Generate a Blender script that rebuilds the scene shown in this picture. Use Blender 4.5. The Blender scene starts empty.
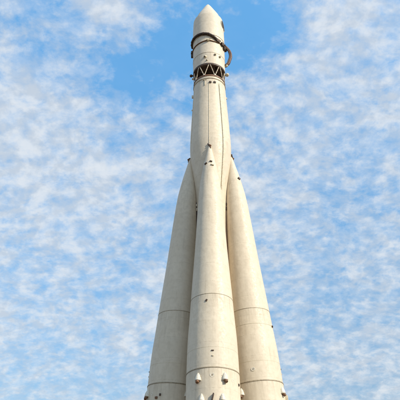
import bpy, bmesh, math, random
from mathutils import Vector, Matrix
R = math.radians
random.seed(7)
scene = bpy.context.scene
COL = scene.collection

# ------------------------------------------------------------------ camera
LIFT = 8.67                      # height of the rocket's tail reference above the ground
cam_d = bpy.data.cameras.new("camera")
cam = bpy.data.objects.new("camera", cam_d)
COL.objects.link(cam)
scene.camera = cam
cam_d.sensor_width = 36.0
cam_d.lens = 36.0 * 575.14 / 400.0
cam_d.clip_start, cam_d.clip_end = 0.1, 20000
cam.location = (0, -35.85, LIFT - 7.02)
cam.matrix_world = (Matrix.Translation(cam.location) @ Matrix.Rotation(R(1.36), 4, 'Z')
                    @ Matrix.Rotation(R(90 + 32.327), 4, 'X') @ Matrix.Rotation(R(-0.35), 4, 'Z'))

# ------------------------------------------------------------------ light
SUN_EL, SUN_AZ = R(34), R(55)    # azimuth measured from the camera side (-Y) towards +X
sdir = Vector((math.sin(SUN_AZ) * math.cos(SUN_EL), -math.cos(SUN_AZ) * math.cos(SUN_EL), math.sin(SUN_EL)))
sun_d = bpy.data.lights.new("sun", 'SUN')
sun = bpy.data.objects.new("sun", sun_d)
COL.objects.link(sun)
sun_d.energy = 3.35
sun_d.angle = R(0.53)
sun_d.color = (1.0, 0.91, 0.76)
sun.location = sdir * 200
sun.rotation_euler = sdir.to_track_quat('Z', 'Y').to_euler()

world = bpy.data.worlds.new("World")
scene.world = world
world.use_nodes = True
wt = world.node_tree
wt.nodes.clear()

class NT:
    """small helper for writing node graphs"""
    def __init__(s, t): s.t = t
    def n(s, typ, **kw):
        nd = s.t.nodes.new(typ)
        for k, v in kw.items(): setattr(nd, k, v)
        return nd
    def put(s, sock, v):
        if isinstance(v, bpy.types.NodeSocket): s.t.links.new(v, sock)
        elif v is not None: sock.default_value = v
    def math(s, op, a, b=None, c=None, clamp=False):
        nd = s.n('ShaderNodeMath', operation=op, use_clamp=clamp)
        s.put(nd.inputs[0], a); s.put(nd.inputs[1], b)
        if c is not None: s.put(nd.inputs[2], c)
        return nd.outputs[0]
    def vmath(s, op, a, b=None):
        nd = s.n('ShaderNodeVectorMath', operation=op)
        s.put(nd.inputs[0], a)
        if b is not None: s.put(nd.inputs[1], b)
        return nd.outputs['Value'] if op in ('DOT_PRODUCT', 'LENGTH', 'DISTANCE') else nd.outputs[0]
    def noise(s, vec, scale, detail=4, rough=.5, dist=0.0):
        nd = s.n('ShaderNodeTexNoise')
        s.put(nd.inputs['Vector'], vec)
        nd.inputs['Scale'].default_value = scale
        nd.inputs['Detail'].default_value = detail
        nd.inputs['Roughness'].default_value = rough
        nd.inputs['Distortion'].default_value = dist
        return nd.outputs['Fac'], nd.outputs['Color']
    def ramp(s, v, lo, hi, a=0.0, b=1.0, smooth=True):
        nd = s.n('ShaderNodeMapRange', interpolation_type='SMOOTHSTEP' if smooth else 'LINEAR')
        s.put(nd.inputs['Value'], v)
        for i, x in zip(('From Min', 'From Max', 'To Min', 'To Max'), (lo, hi, a, b)): nd.inputs[i].default_value = x
        return nd.outputs[0]
    def mix(s, f, a, b, blend='MIX'):
        nd = s.n('ShaderNodeMix', data_type='RGBA', blend_type=blend)
        s.put(nd.inputs[0], f); s.put(nd.inputs[6], a); s.put(nd.inputs[7], b)
        return nd.outputs[2]
    def xyz(s, x, y, z):
        nd = s.n('ShaderNodeCombineXYZ')
        for i, v in enumerate((x, y, z)): s.put(nd.inputs[i], v)
        return nd.outputs[0]

w = NT(wt)
sky = w.n('ShaderNodeTexSky', sky_type='NISHITA')
sky.sun_disc = False
sky.sun_elevation = SUN_EL
sky.sun_rotation = math.atan2(sdir.x, sdir.y)
sky.altitude = 150
sky.air_density = 1.0
sky.dust_density = 0.2
sky.ozone_density = 0.5
tc = w.n('ShaderNodeTexCoord')
dirv = tc.outputs['Generated']
sep = w.n('ShaderNodeSeparateXYZ'); w.put(sep.inputs[0], dirv)
den = w.math('ADD', w.math('MAXIMUM', sep.outputs[2], 0.0), 0.42)
px = w.math('DIVIDE', sep.outputs[0], den)
py = w.math('DIVIDE', sep.outputs[1], den)
P = w.xyz(px, py, 0.0)
# slow warp so that the cloud rows wander
wf, wc = w.noise(P, 7.0, 3, .5)
Pw = w.vmath('ADD', P, w.vmath('SCALE', w.vmath('SUBTRACT', wc, (.5, .5, .5))))
Pw.node.inputs[1].links[0].from_node.inputs['Scale'].default_value = 0.035
big, _ = w.noise(P, 3.2, 4, .55)
mid, _ = w.noise(w.vmath('ADD', Pw, (3.7, 1.9, 0.0)), 19.0, 6, .58)
Ps = w.vmath('MULTIPLY', Pw, (0.85, 1.05, 1.0))
fine, _ = w.noise(Ps, 60.0, 8, .58)
cov = w.math('ADD', w.math('MULTIPLY', mid, .58), w.math('MULTIPLY', fine, .42))
cov = w.math('ADD', cov, w.math('MULTIPLY', w.math('SUBTRACT', big, .5), .50))
def lobe(px_, py_, rad, amt):
    """a clear (or thicker) patch of the cloud sheet, fixed in the sky at the direction seen at photo position px_, py_"""
    v = cam.matrix_world.to_3x3() @ Vector((px_ - 200, 200 - py_, -575.14)).normalized()
    d = w.vmath('DISTANCE', dirv, tuple(v))
    return w.ramp(d, 0.0, rad / 575.14, amt, 0.0)
CLEAR = [(165, 60, 75, -.15), (205, 25, 70, -.15), (250, 38, 58, -.15), (120, 72, 55, -.12), (272, 15, 50, -.12), (60, 45, 60, -.06), (25, 5, 50, -.05),
         (110, 18, 55, .12), (330, 60, 110, .05), (350, 10, 70, .05), (30, 110, 90, .07), (90, 190, 120, .04)]
lob = 0.0
for l in CLEAR: lob = w.math('ADD', lob, lobe(*l))
cov = w.math('ADD', cov, lob)
mask = w.math('MULTIPLY', w.ramp(cov, .37, .66, 0.0, 1.0), .78)
soft, _ = w.noise(w.vmath('MULTIPLY', Pw, (.9, 1.05, 1.0)), 27.0, 8, .64)
thin = w.math('ADD', w.math('MULTIPLY', lob, 1.9), w.math('ADD', .30, w.math('MULTIPLY', w.math('SUBTRACT', soft, .5), 1.35)))
thin = w.math('MAXIMUM', w.math('MINIMUM', thin, .62), .045)
inv = w.math('MULTIPLY', w.math('SUBTRACT', 1.0, mask), w.math('SUBTRACT', 1.0, thin))
mask = w.math('SUBTRACT', 1.0, inv)
veil = w.ramp(sep.outputs[2], .15, .85, .16, .0)         # thin high veil, thicker towards the horizon
mask = w.math('MAXIMUM', mask, veil)
gfac, _ = w.noise(Pw, 28.0, 4, .6)
ccol = w.mix(w.ramp(gfac, .38, .62), (.43, .475, .53, 1), (.57, .595, .62, 1))
bg_sky = w.n('ShaderNodeBackground'); bg_sky.inputs['Strength'].default_value = 0.15
hsv = w.n('ShaderNodeHueSaturation')
hsv.inputs['Saturation'].default_value = 1.0
w.put(hsv.inputs['Color'], sky.outputs[0])
w.put(bg_sky.inputs['Color'], w.mix(1.0, hsv.outputs[0], w.mix(w.ramp(sep.outputs[2], .12, .78, 0, 1, False), (.47, .47, .47, 1), (.77, 1.60, 1.80, 1)), 'MULTIPLY'))
bg_cl = w.n('ShaderNodeBackground'); bg_cl.inputs['Strength'].default_value = 1.0
w.put(bg_cl.inputs['Color'], ccol)
mixs = w.n('ShaderNodeMixShader')
w.put(mixs.inputs[0], mask); w.put(mixs.inputs[1], bg_sky.outputs[0]); w.put(mixs.inputs[2], bg_cl.outputs[0])
out = w.n('ShaderNodeOutputWorld')
w.put(out.inputs['Surface'], mixs.outputs[0])

vs = scene.view_settings
vs.view_transform = 'Standard'; vs.look = 'None'; vs.exposure = 0.5; vs.gamma = 1.0; vs.use_curve_mapping = False

# ------------------------------------------------------------------ materials
def new_mat(name):
    m = bpy.data.materials.new(name); m.use_nodes = True
    t = NT(m.node_tree)
    b = m.node_tree.nodes['Principled BSDF']
    return m, t, b

def paint_mat(name, base, dirt, seams=1.15, off=0.0, ledges=()):
    m, t, b = new_mat(name)
    tcn = t.n('ShaderNodeTexCoord'); oi = t.n('ShaderNodeObjectInfo')
    obj = tcn.outputs['Object']
    o = t.vmath('ADD', obj, t.xyz(t.math('MULTIPLY', oi.outputs['Random'], 37.0), 0.0, t.math('MULTIPLY', oi.outputs['Random'], 91.0)))
    sp = t.n('ShaderNodeSeparateXYZ'); t.put(sp.inputs[0], obj)
    z = t.math('ADD', sp.outputs[2], off)
    blot, _ = t.noise(o, 0.9, 5, .6, .3)
    fine_, _ = t.noise(o, 7.0, 6, .65)
    streak, _ = t.noise(t.vmath('MULTIPLY', o, (5.5, 5.5, .22)), 1.0, 5, .6)
    # every skin course has a tone of its own; its weld line gathers dirt
    zs = t.math('DIVIDE', z, seams)
    wn = t.n('ShaderNodeTexWhiteNoise', noise_dimensions='1D'); t.put(wn.inputs['W'], t.math('FLOOR', zs))
    fr = t.math('ABSOLUTE', t.math('SUBTRACT', t.math('FRACT', zs), .5))
    seam = t.ramp(fr, .484, .497)
    seam = t.math('MULTIPLY', seam, t.ramp(fine_, .36, .66, .15, 1.0))
    drip = t.math('MULTIPLY', t.ramp(streak, .50, .74), t.ramp(blot, .35, .62))
    c = t.mix(t.math('MULTIPLY', t.ramp(blot, .40, .72), .45), (*base, 1), (*[x * y for x, y in zip(base, (.90, .875, .82))], 1))
    # plates of a course: an upright weld every quarter turn, shifted from course to course
    ang = t.math('DIVIDE', t.math('ARCTAN2', sp.outputs[0], sp.outputs[1]), 2 * math.pi)
    pl = t.math('ADD', t.math('MULTIPLY', ang, 5.0), t.math('MULTIPLY', wn.outputs['Value'], 7.0))
    wn2 = t.n('ShaderNodeTexWhiteNoise', noise_dimensions='2D')
    t.put(wn2.inputs['Vector'], t.xyz(t.math('FLOOR', pl), t.math('FLOOR', zs), 0.0))
    up = t.ramp(t.math('ABSOLUTE', t.math('SUBTRACT', t.math('FRACT', pl), .5)), .4935, .4985)
    up = t.math('MULTIPLY', up, t.ramp(fine_, .40, .66, .0, .8))
    seam = t.math('MAXIMUM', seam, up)
    c = t.mix(t.math('MULTIPLY', wn2.outputs['Value'], .30), c, (*[x * y for x, y in zip(base, (.88, .89, .90))], 1))
    # dirt that has run down from the ledges
    run_, _ = t.noise(t.vmath('MULTIPLY', o, (8.0, 8.0, .35)), 1.0, 6, .7)
    for L in ledges:
        d = t.math('SUBTRACT', L, sp.outputs[2])
        k = t.math('MULTIPLY', t.ramp(d, 0.0, 1.3, 1.0, 0.0, False), t.math('GREATER_THAN', d, 0.0))
        c = t.mix(t.math('MULTIPLY', t.math('MULTIPLY', k, t.ramp(run_, .44, .68)), .55), c, (*dirt, 1))
    mott, _ = t.noise(o, 3.4, 8, .72)
    c = t.mix(t.math('MULTIPLY', t.ramp(mott, .42, .62), .52), c, (*[x * y for x, y in zip(base, (.80, .785, .76))], 1))
    c = t.mix(t.math('MULTIPLY', wn.outputs['Value'], .28), c, (*[x * .91 for x in base], 1))
    c = t.mix(t.math('MULTIPLY', drip, .28), c, (*dirt, 1))
    c = t.mix(t.math('MULTIPLY', t.ramp(fine_, .57, .78), .22), c, (*dirt, 1))
    c = t.mix(t.math('MULTIPLY', seam, .33), c, (*dirt, 1))
    t.put(b.inputs['Base Color'], c)
    b.inputs['Specular IOR Level'].default_value = .35
    t.put(b.inputs['Roughness'], t.ramp(fine_, .3, .7, .42, .66))
    dent, _ = t.noise(t.vmath('MULTIPLY', o, (1, 1, .7)), 1.7, 3, .5)
    hgt = t.math('ADD', t.math('MULTIPLY', dent, .040), t.math('MULTIPLY', fine_, .006))
    hgt = t.math('SUBTRACT', hgt, t.math('MULTIPLY', seam, .005))
    bp = t.n('ShaderNodeBump'); bp.inputs['Strength'].default_value = .55; bp.inputs['Distance'].default_value = 1.0
    t.put(bp.inputs['Height'], hgt); t.put(b.inputs['Normal'], bp.outputs[0])
    return m

def plain_mat(name, a, bcol, scale=9.0, rough=.6, metal=0.0):
    m, t, b = new_mat(name)
    tcn = t.n('ShaderNodeTexCoord')
    f, _ = t.noise(tcn.outputs['Object'], scale, 5, .6)
    t.put(b.inputs['Base Color'], t.mix(t.ramp(f, .36, .66), (*a, 1), (*bcol, 1)))
    t.put(b.inputs['Roughness'], t.ramp(f, .3, .7, rough - .12, rough + .12))
    b.inputs['Metallic'].default_value = metal
    bp = t.n('ShaderNodeBump'); bp.inputs['Strength'].default_value = .3; bp.inputs['Distance'].default_value = .02
    t.put(bp.inputs['Height'], f); t.put(b.inputs['Normal'], bp.outputs[0])
    return m

DIRT = (.33, .265, .18)
M = dict(
    paint=paint_mat('weathered_cream_paint', (.725, .628, .487), DIRT, 1.15, 0.0, (26.66, 20.3)),
    paint2=paint_mat('booster_cream_paint', (.718, .619, .476), DIRT, 1.32, .4, (2.06, 6.66, 17.2)),
    fair=paint_mat('fairing_cream_paint', (.728, .636, .503), DIRT, 2.6, .3, (31.8, 29.6)),
    trim=plain_mat('cream_trim_paint', (.74, .69, .58), (.60, .53, .41)),
    strut=plain_mat('dirty_strut_paint', (.64, .57, .45), (.36, .26, .16), 5.0),
    loop=plain_mat('brown_pipe', (.075, .032, .018), (.17, .07, .03)),
    conduit=plain_mat('yellowed_conduit_paint', (.70, .63, .48), (.55, .46, .31)),
    band=plain_mat('dirty_joint_band', (.26, .205, .135), (.40, .33, .22)),
    rust=plain_mat('rusty_steel', (.13, .055, .022), (.24, .115, .05)),
    dark=plain_mat('dark_brown_steel', (.045, .030, .022), (.10, .055, .030)),
    inner=plain_mat('dark_brown_interior', (.035, .024, .018), (.07, .045, .03)),  # near-black brown tones for the engine
    hose=plain_mat('dark_rubber_hose', (.030, .020, .016), (.075, .042, .022)),
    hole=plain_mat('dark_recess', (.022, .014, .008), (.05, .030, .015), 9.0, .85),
)

# ------------------------------------------------------------------ mesh helpers
def link(name, bm, mat, parent=None, smooth=True, ang=38, kind=None):
    bmesh.ops.recalc_face_normals(bm, faces=bm.faces)
    me = bpy.data.meshes.new(name); bm.to_mesh(me); bm.free()
    if smooth:
        for p in me.polygons: p.use_smooth = True
        me.set_sharp_from_angle(angle=R(ang))
    me.materials.append(mat)
    o = bpy.data.objects.new(name, me); COL.objects.link(o)
    if parent: o.parent = parent
    if kind: o['kind'] = kind
    return o

def lathe(bm, prof, seg=128, close_ends=True, mat=None):
    rings = []
    for (h, r) in prof:
        ring = []
        for i in range(seg):
            a = 2 * math.pi * i / seg
            v = Vector((r * math.sin(a), -r * math.cos(a), h))
            ring.append(bm.verts.new(mat @ v if mat else v))
        rings.append(ring)
    for q in range(len(rings) - 1):
        for i in range(seg):
            j = (i + 1) % seg
            bm.faces.new((rings[q][i], rings[q][j], rings[q + 1][j], rings[q + 1][i]))
    if close_ends:
        bm.faces.new(rings[0][::-1]); bm.faces.new(rings[-1])
    return rings

def dense(prof, step=.35):
    """resample a profile with smooth interpolation so that the taper has no facets"""
    out_ = []
    hs = [p[0] for p in prof]; rs = [p[1] for p in prof]
    n = len(prof)
    d = [(rs[i + 1] - rs[i]) / (hs[i + 1] - hs[i]) for i in range(n - 1)]
    m = [d[0]] + [(0 if d[i - 1] * d[i] <= 0 else 2 * d[i - 1] * d[i] / (d[i - 1] + d[i])) for i in range(1, n - 1)] + [d[-1]]
    for i in range(n - 1):
        L = hs[i + 1] - hs[i]; k = max(1, int(math.ceil(L / step)))
        for q in range(k):
            t = q / k
            out_.append((hs[i] + L * t, (2*t**3-3*t**2+1)*rs[i] + (t**3-2*t**2+t)*L*m[i] + (-2*t**3+3*t**2)*rs[i+1] + (t**3-t**2)*L*m[i+1]))
    out_.append(prof[-1])
    return out_

def rad(prof, h):
    for (a, ra), (b, rb) in zip(prof, prof[1:]):
        if a <= h <= b: return ra + (rb - ra) * (h - a) / (b - a)
    return prof[-1][1] if h > prof[-1][0] else prof[0][1]

def pol(az, r, h):
    a = R(az)
    return Vector((r * math.sin(a), -r * math.cos(a), h))

def frame(az, r, h):
    """x = sideways, y = outward, z = up, standing on the skin"""
    a = R(az)
    o_ = Vector((math.sin(a), -math.cos(a), 0)); s_ = Vector((math.cos(a), math.sin(a), 0))
    return Matrix(((s_.x, o_.x, 0, o_.x * r), (s_.y, o_.y, 0, o_.y * r), (0, 0, 1, h), (0, 0, 0, 1)))

def tube(bm, pts, r, seg=10, cap=True):
    pts = [Vector(p) for p in pts]
    rr = r if isinstance(r, (list, tuple)) else [r] * len(pts)
    prev = None; rings = []
    for i, p in enumerate(pts):
        t = (pts[min(i + 1, len(pts) - 1)] - pts[max(i - 1, 0)]).normalized()
        if prev is None:
            u = t.orthogonal().normalized()
        else:
            u = (prev - t * prev.dot(t)).normalized()
        prev = u; v = t.cross(u)
        rings.append([bm.verts.new(p + (u * math.cos(2*math.pi*k/seg) + v * math.sin(2*math.pi*k/seg)) * rr[i]) for k in range(seg)])
    for a, b in zip(rings, rings[1:]):
        for k in range(seg):
            l = (k + 1) % seg
            bm.faces.new((a[k], a[l], b[l], b[k]))
    if cap:
        bm.faces.new(rings[0][::-1]); bm.faces.new(rings[-1])

def smooth_path(pts, n=8):
    pts = [Vector(p) for p in pts]; out_ = []
    for i in range(len(pts) - 1):
        p0 = pts[max(i - 1, 0)]; p1 = pts[i]; p2 = pts[i + 1]; p3 = pts[min(i + 2, len(pts) - 1)]
        for k in range(n):
            t = k / n
            out_.append(.5 * ((2*p1) + (p2-p0)*t + (2*p0-5*p1+4*p2-p3)*t*t + (3*p1-p0-3*p2+p3)*t**3))
    out_.append(pts[-1])
    return out_

def box(bm, mx, size, off=(0, 0, 0), bev=.012, rot=None):
    r = bmesh.ops.create_cube(bm, size=1.0)
    vs_ = r['verts']
    mm = mx @ Matrix.Translation(off) @ (rot or Matrix.Identity(4)) @ Matrix.Diagonal((*size, 1))
    bmesh.ops.transform(bm, matrix=mm, verts=vs_)
    if bev:
        es = list({e for v in vs_ for e in v.link_edges})
        bmesh.ops.bevel(bm, geom=es, offset=bev, segments=2, affect='EDGES', profile=.6)

def ball(bm, p, r, sc=(1, 1, 1)):
    bmesh.ops.create_uvsphere(bm, u_segments=16, v_segments=10, radius=r, matrix=Matrix.Translation(p) @ Matrix.Diagonal((*sc, 1)))

def disc(bm, mx, r, t, seg=28, hole=0.0):
    """flat round plate lying on the skin (outward = y)"""
    lathe(bm, [(-.03, r), (t - .006, r), (t, r - .008)] if not hole else [(-.03, r), (t, r), (t, hole), (-.03, hole)], seg, not hole,
          mx @ Matrix.Rotation(R(-90), 4, 'X'))

def ring_band(name, h, r, hh, proud, mat, parent, seg=128):
    bm = bmesh.new()
    lathe(bm, [(h - hh/2, r - .03), (h - hh/2, r + proud), (h + hh/2, r + proud), (h + hh/2, r - .03)], seg, False)
    return link(name, bm, mat, parent)

# ------------------------------------------------------------------ ground
def ground():
    m, t, b = new_mat('grey_paving')
    tcn = t.n('ShaderNodeTexCoord')
    br = t.n('ShaderNodeTexBrick'); t.put(br.inputs['Vector'], tcn.outputs['Object'])
    br.inputs['Scale'].default_value = 1.0
    br.inputs['Brick Width'].default_value = .6; br.inputs['Row Height'].default_value = .6
    br.inputs['Mortar Size'].default_value = .006
    br.inputs['Color1'].default_value = (.105, .075, .045, 1); br.inputs['Color2'].default_value = (.09, .066, .04, 1)
    br.inputs['Mortar'].default_value = (.09, .065, .04, 1)
    f, _ = t.noise(tcn.outputs['Object'], .35, 6, .6)
    t.put(b.inputs['Base Color'], t.mix(t.math('MULTIPLY', t.ramp(f, .4, .7), .35), br.outputs['Color'], (.075, .055, .035, 1)))
    b.inputs['Roughness'].default_value = .8
    bm = bmesh.new()
    bmesh.ops.create_grid(bm, x_segments=8, y_segments=8, size=4000)
    return link('ground', bm, m, None, False, kind='structure')
ground()

def plinth():
    m = plain_mat('pale_concrete', (.36, .345, .31), (.27, .255, .225), 1.2, .8)
    bm = bmesh.new()
    top = LIFT - 1.5
    lathe(bm, [(0, 7.2), (.16, 7.2), (.16, 6.8), (.32, 6.8), (.32, 5.6), (top - .6, 5.0), (top - .6, 5.25), (top - .03, 5.25), (top, 5.22)], 96)
    o = link('plinth', bm, m, None, True)
    o['label'] = 'round concrete plinth carrying the white rocket'; o['category'] = 'plinth'
    return o
plinth()

# ------------------------------------------------------------------ the rocket
rocket = bpy.data.objects.new('rocket', None); COL.objects.link(rocket)
rocket.location = (0, 0, LIFT); rocket.rotation_euler = (0, 0, R(-2.5))
rocket['label'] = 'tall cream white space rocket monument with four tapered strap-on boosters'
rocket['category'] = 'rocket'

# --- core stage
CORE = [(-1.5, 1.05), (13.0, 1.06), (15.6, 1.14), (18.0, 1.41), (19.3, 1.56), (20.3, 1.60), (22.3, 1.53), (24.4, 1.425), (26.62, 1.315)]
CORED = dense(CORE, .3)
bm = bmesh.new()
lathe(bm, CORED + [(26.62, 1.345), (26.70, 1.345), (26.70, 1.30), (27.0, 1.30), (27.03, 1.16), (27.15, 1.0), (27.3, .6), (27.35, .1)], 160)
core = link('core_stage', bm, M['paint'], rocket)
cr = lambda h: rad(CORED, h)

def run(name, az0, az1, h0, h1, width, proud, mat, tapered=True):
    """a flat raised strip that follows the skin of the core"""
    bm = bmesh.new(); n = 40; rows = []
    for i in range(n + 1):
        t = i / n; h = h0 + (h1 - h0) * t; az = az0 + (az1 - az0) * t
        k = 1.0
        if tapered: k = min(1.0, .25 + math.sqrt(max(0, min(t, 1 - t)) / .02) * .75) if min(t, 1 - t) < .02 else 1.0
        f = frame(az, cr(h), h); ww = width * k / 2; pp = proud * k
        rows.append([bm.verts.new(f @ Vector(c)) for c in ((-ww, -.03, 0), (-ww, pp * .7, 0), (-ww * .55, pp, 0), (ww * .55, pp, 0), (ww, pp * .7, 0), (ww, -.03, 0))])
    for a, b in zip(rows, rows[1:]):
        for k in range(5): bm.faces.new((a[k], a[k+1], b[k+1], b[k]))
    bm.faces.new(rows[0][::-1]); bm.faces.new(rows[-1])
    return link(name, bm, mat, core)
run('conduit', 39, 41, 26.3, 15.95, .105, .075, M['conduit'])
run('conduit', 1, -1, 26.2, 19.75, .035, .03, M['conduit'], False)
run('gap_shade_strip', -77, -72, 15.4, 6.0, .22, .11, M['dark'])  # dark strip put in as the shade of the left booster gap
run('gap_shade_strip', -86, -82, 19.2, 15.5, .10, .06, M['dark'])  # thin dark strip for the shaded line where left booster meets core
run('gap_shade_strip', 81, 76, 15.4, 6.0, .16, .09, M['rust'])  # brown strip that darkens the right booster gap
run('conduit', -66, -66, 26.2, 20.5, .03, .022, M['conduit'], False)

ring_band('joint_band', 26.66, 1.345, .05, .012, M['band'], core)
ring_band('joint_band', 26.98, 1.30, .10, .035, M['rust'], core)
# T shaped pipe under the rim, with two dark vents beside it
bm = bmesh.new()
tube(bm, [frame(a, cr(26.5) + .03, 26.5) @ Vector((0, 0, 0)) for a in range(-21, -6, 2)], .028)
tube(bm, [pol(-13, cr(h) + .03, h) for h in (26.5, 26.2, 25.9)], .026)
link('drain_pipe', bm, M['conduit'], core)
for az, h in ((6, 26.17), (21.5, 26.22)):
    bm = bmesh.new()
    f = frame(az, cr(h), h)
    disc(bm, f, .135, .03, 24, .09)
    v = link('vent', bm, M['trim'], core)
    bm = bmesh.new(); box(bm, f, (.2, .10, .16), (0, .045, .0), .03)
    link('vent_hood', bm, M['dark'], core)
for az, h, s in ((-86, 25.8, 1.0), (-80, 24.2, .5), (84, 25.4, .6)):
    bm = bmesh.new(); box(bm, frame(az, cr(h), h), (.14 * s, .16 * s, .26 * s), (0, .05 * s, 0), .02)
    link('bracket', bm, M['trim'], core)

# --- interstage truss
truss_bm = bmesh.new()
lathe(truss_bm, [(27.03, 1.19), (27.03, 1.315), (27.10, 1.315), (27.10, 1.19)], 128, False)
lathe(truss_bm, [(27.03, 1.19), (27.10, 1.19)], 128, False)
truss = link('interstage_truss', truss_bm, M['rust'], rocket)
NP = 9
for k in range(NP):
    top = 4 + k * 40
    for sgn in (-1, 1):
        bm = bmesh.new()
        tube(bm, [pol(top + sgn * 19.2, 1.285, 27.08), pol(top + sgn * 10, 1.30, 27.7), pol(top + sgn * .9, 1.325, 28.34)], .036, 10)
        link('strut', bm, M['strut'], truss)
for k in range(NP):
    bm = bmesh.new(); box(bm, frame(4 + k * 40 + 20, 1.30, 27.12), (.16, .06, .10), (0, .02, 0), .012)
    link('gusset', bm, M['trim'], truss)
# --- upper stage
US = [(28.30, 1.355), (29.58, 1.385), (31.75, 1.375)]
bm = bmesh.new()
lathe(bm, [(28.62, .05), (28.60, .9), (28.42, 1.18), (28.30, 1.26), (28.30, 1.355)] + dense(US, .3)[1:] + [(31.75, 1.2)], 160)
upper = link('upper_stage', bm, M['fair'], rocket)
ur = lambda h: rad(US, h)
bm = bmesh.new()        # dark brown underside and the lip that closes the stage above the truss
lathe(bm, [(28.22, 1.20), (28.20, 1.37), (28.36, 1.378), (28.36, 1.35)], 128, False)
lathe(bm, [(28.56, .03), (28.54, .9), (28.36, 1.17), (28.22, 1.20)], 96, False)
link('stage_lip', bm, M['dark'], upper)
bm = bmesh.new()
lathe(bm, [(27.45, .52), (27.8, .42), (28.1, .26), (28.3, .2), (28.55, .32)], 48, False)
for k in range(4):
    a = 45 + 90 * k
    lathe(bm, [(27.85, .13), (28.15, .09), (28.5, .07)], 20, False, Matrix.Translation(pol(a, .86, 0)))
link('engine', bm, M['inner'], upper)
ring_band('joint_band', 29.60, 1.385, .035, .010, M['band'], upper)
ring_band('joint_band', 31.30, 1.377, .018, .006, M['conduit'], upper)
for az, h, s in ((-10.5, 29.1, 1.15), (25, 29.38, .9), (44, 29.33, .85), (-4, 28.68, .6)):
    bm = bmesh.new()
    f = frame(az, ur(h), h)
    ball(bm, f @ Vector((0, .04, 0)), .105 * s, (1, 1, 1.0)); disc(bm, f, .14 * s, .025, 20)
    fi = link('fitting', bm, M['conduit'], upper)
    bm = bmesh.new(); box(bm, f, (.10 * s, .12, .05 * s), (-.02, .09 * s, -.06 * s), .012)
    link('fitting_clip', bm, M['dark'], upper)
# side knobs around the truss
for az, h, mat, s in ((-88, 28.25, 'dark', 1.0), (88, 28.15, 'conduit', 1.15), (84, 29.1, 'conduit', .8), (-112, 28.5, 'conduit', .8), (100, 28.4, 'trim', .9)):
    bm = bmesh.new()
    f = frame(az, 1.37, h)
    tube(bm, [f @ Vector((0, -.05, 0)), f @ Vector((0, .12, 0))], .07 * s)
    ball(bm, f @ Vector((0, .17, 0)), .135 * s)
    link('knob', bm, M[mat], upper)
# --- hoses, cables and clamps round the top
bm = bmesh.new()
keys = [(-100, 31.92), (-84, 32.0), (-71, 32.02), (-45, 31.98), (-20, 31.90), (0, 31.76), (18, 31.50), (35, 31.16)]
pts = []
for (a0, h0), (a1, h1) in zip(keys, keys[1:]):
    for k in range(8):
        t = k / 8; pts.append(pol(a0 + (a1 - a0) * t, 1.455, h0 + (h1 - h0) * t))
pts.append(pol(35, 1.455, 31.16))
tube(bm, pts, .125, 12)
hose = link('hose', bm, M['hose'], upper)
bm = bmesh.new()
tube(bm, [p + Vector((p.x, p.y, 0)).normalized() * -.01 + Vector((0, 0, .12)) for p in pts], .045, 8)
link('hose_clip_rail', bm, M['rust'], upper)
for i in list(range(6, len(pts) - 4, 7)) + [len(pts) - 2]:
    bm = bmesh.new()
    d_ = (pts[i + 1] - pts[i - 1]).normalized()
    tube(bm, [pts[i] - d_ * .045, pts[i] + d_ * .045], .145, 14)
    box(bm, Matrix.Translation(pts[i] * 1.0 + Vector((-pts[i].x, -pts[i].y, 0)).normalized() * .09), (.09, .09, .16), bev=.01)
    link('hose_clip', bm, M['dark'], upper)
bm = bmesh.new()
e = pts[-1]; d_ = (pts[-1] - pts[-3]).normalized()
tube(bm, [e - d_ * .02, e + d_ * .10, e + d_ * .11, e + d_ * .2], [.15, .15, .09, .09], 14)
link('hose_end', bm, M['rust'], upper)
bm = bmesh.new()
keys = [(-104, 30.9), (-87, 30.98), (-60, 30.92), (-29, 30.93), (1, 31.02), (22, 30.93), (44, 31.0), (62, 31.08), (80, 31.15)]
pts = []
for (a0, h0), (a1, h1) in zip(keys, keys[1:]):
    for k in range(6):
        t = k / 6; pts.append(pol(a0 + (a1 - a0) * t, 1.42, h0 + (h1 - h0) * t))
tube(bm, pts, .042, 10)
link('cable', bm, M['rust'], upper)
for az, h, sx, sz in ((-89, 30.85, .24, .70), (1, 31.02, .22, .20), (37, 31.12, .30, .30), (80, 31.15, .50, .46), (56, 31.05, .26, .34), (68, 30.85, .20, .40)):
    bm = bmesh.new()
    f = frame(az, 1.40, h)
    box(bm, f, (sx, .20, sz), (0, .06, 0), .03)
    tube(bm, [f @ Vector((-sx * .75, .12, -.03)), f @ Vector((sx * .75, .12, .05))], .055)
    link('clamp', bm, M['dark'] if az != 1 else M['conduit'], upper)
bm = bmesh.new()
path = [pol(74, 1.47, 31.25), pol(84, 1.62, 31.22), pol(88, 1.80, 30.98), pol(89, 1.90, 30.6), pol(89, 1.90, 30.2), pol(88, 1.80, 29.8), pol(87, 1.70, 29.45), pol(86, 1.50, 29.2), pol(86, 1.42, 29.1)]
tube(bm, smooth_path(path, 3), .125, 14)
loop = link('looped_pipe', bm, M['loop'], upper)
bm = bmesh.new()
tube(bm, smooth_path([p + Vector((-.10, -.12, -.06)) for p in path[1:-1]], 6), .06, 10)
link('inner_hose', bm, M['hose'], upper)

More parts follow.
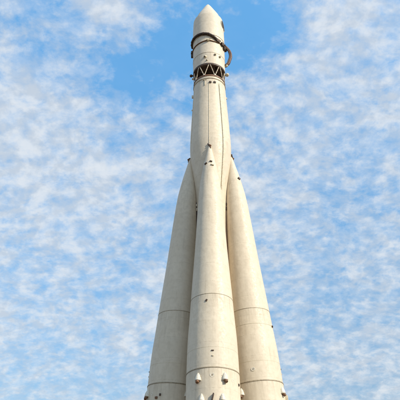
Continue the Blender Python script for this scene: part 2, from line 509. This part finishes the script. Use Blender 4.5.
# --- payload fairing with a round hatch cut-out
FAIR = [(31.78, 1.40), (31.95, 1.40), (33.3, 1.385), (34.45, 1.35), (34.66, 1.335), (34.78, 1.215), (35.4, 1.02), (36.1, .70), (36.8, .37), (37.15, .185), (37.28, .10), (37.33, .03)]
prof = [(31.78, 1.2), (31.78, 1.40)] + dense(FAIR[1:5], .3) + [(34.72, 1.315), (34.74, 1.24)] + dense(FAIR[5:], .2)
bm = bmesh.new(); lathe(bm, prof, 160)
fairing = link('payload_fairing', bm, M['fair'], rocket)
bm = bmesh.new(); f = frame(78, 1.352, 33.95)
lathe(bm, [(-.30, .53), (.025, .53), (.025, .50), (-.30, .50)], 40, False, f @ Matrix.Rotation(R(-90), 4, 'X'))
hatch = link('hatch', bm, M['trim'], fairing)
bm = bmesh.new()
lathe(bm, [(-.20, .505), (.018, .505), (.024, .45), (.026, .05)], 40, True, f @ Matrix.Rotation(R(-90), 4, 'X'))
link('hatch_opening_disc', bm, M['hole'], fairing)  # solid dark disc, its colour stands for the shaded hatch opening

# --- strap-on boosters
BOO = [(-1.5, 1.525), (2.0, 1.52), (3.9, 1.475), (5.5, 1.375), (7.4, 1.26), (10.5, 1.06), (13.5, .895), (15.7, .745), (17.5, .485), (18.6, .27), (19.35, .12), (19.62, .05)]
BOOD = dense(BOO, .3)
br_ = lambda h: rad(BOOD, h)
TILT, A0 = math.atan(1.2 / 19.6), 2.75

def tail_fitting(root, az, h, s=1.0, pipe=True):
    """small pointed cream fairing with a rusty pipe end below it"""
    f = frame(az, br_(h), h)
    bm = bmesh.new()
    lathe(bm, [(-.20, .17), (-.17, .19), (.0, .16), (.16, .085), (.24, .03)], 24, True, f @ Matrix.Translation((0, .02, 0)) @ Matrix.Scale(s, 4))
    for bx, bz in ((-.19, -.2), (.19, -.2), (-.17, .06), (.17, .06)):
        ball(bm, f @ Vector((bx * s, .006, bz * s)), .022 * s)
    c = link('pipe_fairing', bm, M['trim'], root)
    if pipe:
        bm = bmesh.new()
        tube(bm, [f @ Vector((.0, .10, -.15 * s)), f @ Vector((.01, .12, -.25 * s)), f @ Vector((.03, .17, -.33 * s))], [.10 * s, .10 * s, .085 * s], 14)
        link('pipe_end', bm, M['rust'], root)
    return c

def hole_plate(root, az, h, r, dark=True):
    bm = bmesh.new(); f = frame(az, br_(h), h)
    disc(bm, f, r, .02, 28, r * .62)
    p = link('access_port', bm, M['trim'], root)
    bm = bmesh.new(); disc(bm, f, r * .63, .008, 20)
    q = link('port_cover', bm, M['trim'], root)
    bm = bmesh.new(); ball(bm, f @ Vector((0, .014, 0)), r * .22, (1, 1, 1))
    link('port_bolt', bm, M['dark'], root) if dark else bm.free()

def lug(root, az, h, size, mat='dark', rot=0.0):
    bm = bmesh.new(); box(bm, frame(az, br_(h), h), size, (0, size[1] * .3, 0), .012, Matrix.Rotation(R(rot), 4, 'Y'))
    return link('lug', bm, M[mat], root)

def booster(psi, extras):
    bm = bmesh.new()
    # the tail section below the main joint stands 12 mm proud of the tank above it
    lo = [(h, r + .014) for h, r in BOOD if h < 2.0] + [(2.02, 1.534), (2.035, 1.52)]
    lathe(bm, lo + [(h, r) for h, r in BOOD if h > 2.05], 144)
    b = link('booster', bm, M['paint2'], rocket)
    ps = R(psi)
    b.location = (math.sin(ps) * A0, -math.cos(ps) * A0, 0)
    b.rotation_euler = (-TILT, 0, ps)
    ring_band('joint_band', 2.06, br_(2.06), .055, .030, M['band'], b)
    ring_band('joint_band', 6.66, br_(6.66), .030, .010, M['band'], b)
    ring_band('joint_band', 3.25, br_(3.25), .014, .005, M['conduit'], b)
    for az in (-29, 28, 133, -133): tail_fitting(b, az, 1.56)
    for az in (-21, 22): tail_fitting(b, az, .42, .9, False)
    bm = bmesh.new(); f = frame(2, br_(.4), .4)
    box(bm, f, (.07, .22, .40), (0, .08, 0), .012, Matrix.Rotation(R(14), 4, 'Y'))
    link('fin_lug', bm, M['dark'], b)
    hole_plate(b, 1.5, 1.62, .13)
    hole_plate(b, 48, 1.45, .09, False)
    lug(b, 71, 1.36, (.10, .08, .13))
    lug(b, 3, 3.02, (.15, .05, .06)); lug(b, 3, 2.72, (.11, .05, .06), 'conduit')
    # nose: ball-joint bracket at the tip and a pair of lugs lower down
    bm = bmesh.new(); f = frame(0, .06, 19.45)
    box(bm, f, (.19, .18, .10), (0, .0, .06), .03, Matrix.Rotation(R(12), 4, 'Y'))
    box(bm, f, (.07, .13, .16), (-.09, .0, .18), .02, Matrix.Rotation(R(-30), 4, 'Y'))
    nf = link('nose_bracket', bm, M['dark'], b)
    bm = bmesh.new(); ball(bm, f @ Vector((.06, .10, -.05)), .085); tube(bm, [f @ Vector((.05, .08, -.05)), f @ Vector((.10, .11, -.30))], .03)
    link('ball_joint', bm, M['rust'], b)
    for az, h, sz, rt, mt in () if psi else ((-32, 17.45, (.21, .10, .085), -24, 'dark'), (12, 17.62, (.20, .10, .09), 8, 'dark'), (22, 17.28, (.22, .12, .11), 6, 'conduit')):
        lug(b, az, h, sz, mt, rt)
    # link rods to the core
    for az in (158, -158):
        bm = bmesh.new(); h = 15.1; f = frame(az, br_(h) - .05, h)
        tube(bm, [f @ Vector((0, 0, 0)), f @ Vector((0, .42, .02))], .05)
        box(bm, f, (.16, .14, .20), (0, .06, 0), .02); 
        box(bm, f, (.14, .12, .26), (0, .10, -.36), .02)
        link('link_rod', bm, M['conduit'] if az > 0 else M['dark'], b)
    for e in extras: lug(b, *e)
    return b
front = booster(0, [(-11, 6.2, (.10, .06, .14), 'dark', 25)])
right = booster(90, [(-45, 17.2, (.14, .10, .22), 'dark', -55), (-20, 5.6, (.08, .10, .12), 'dark', 0), (-8, 1.15, (.24, .22, .42), 'conduit', 0)])
ring_band('joint_band', 5.62, br_(5.62), .024, .010, M['conduit'], right)
hole_plate(right, -99, 2.75, .12)
left = booster(-90, [(62, 1.2, (.16, .10, .13), 'rust', 0), (12, 1.3, (.22, .18, .22), 'rust', 0)])
rear = booster(180, [])
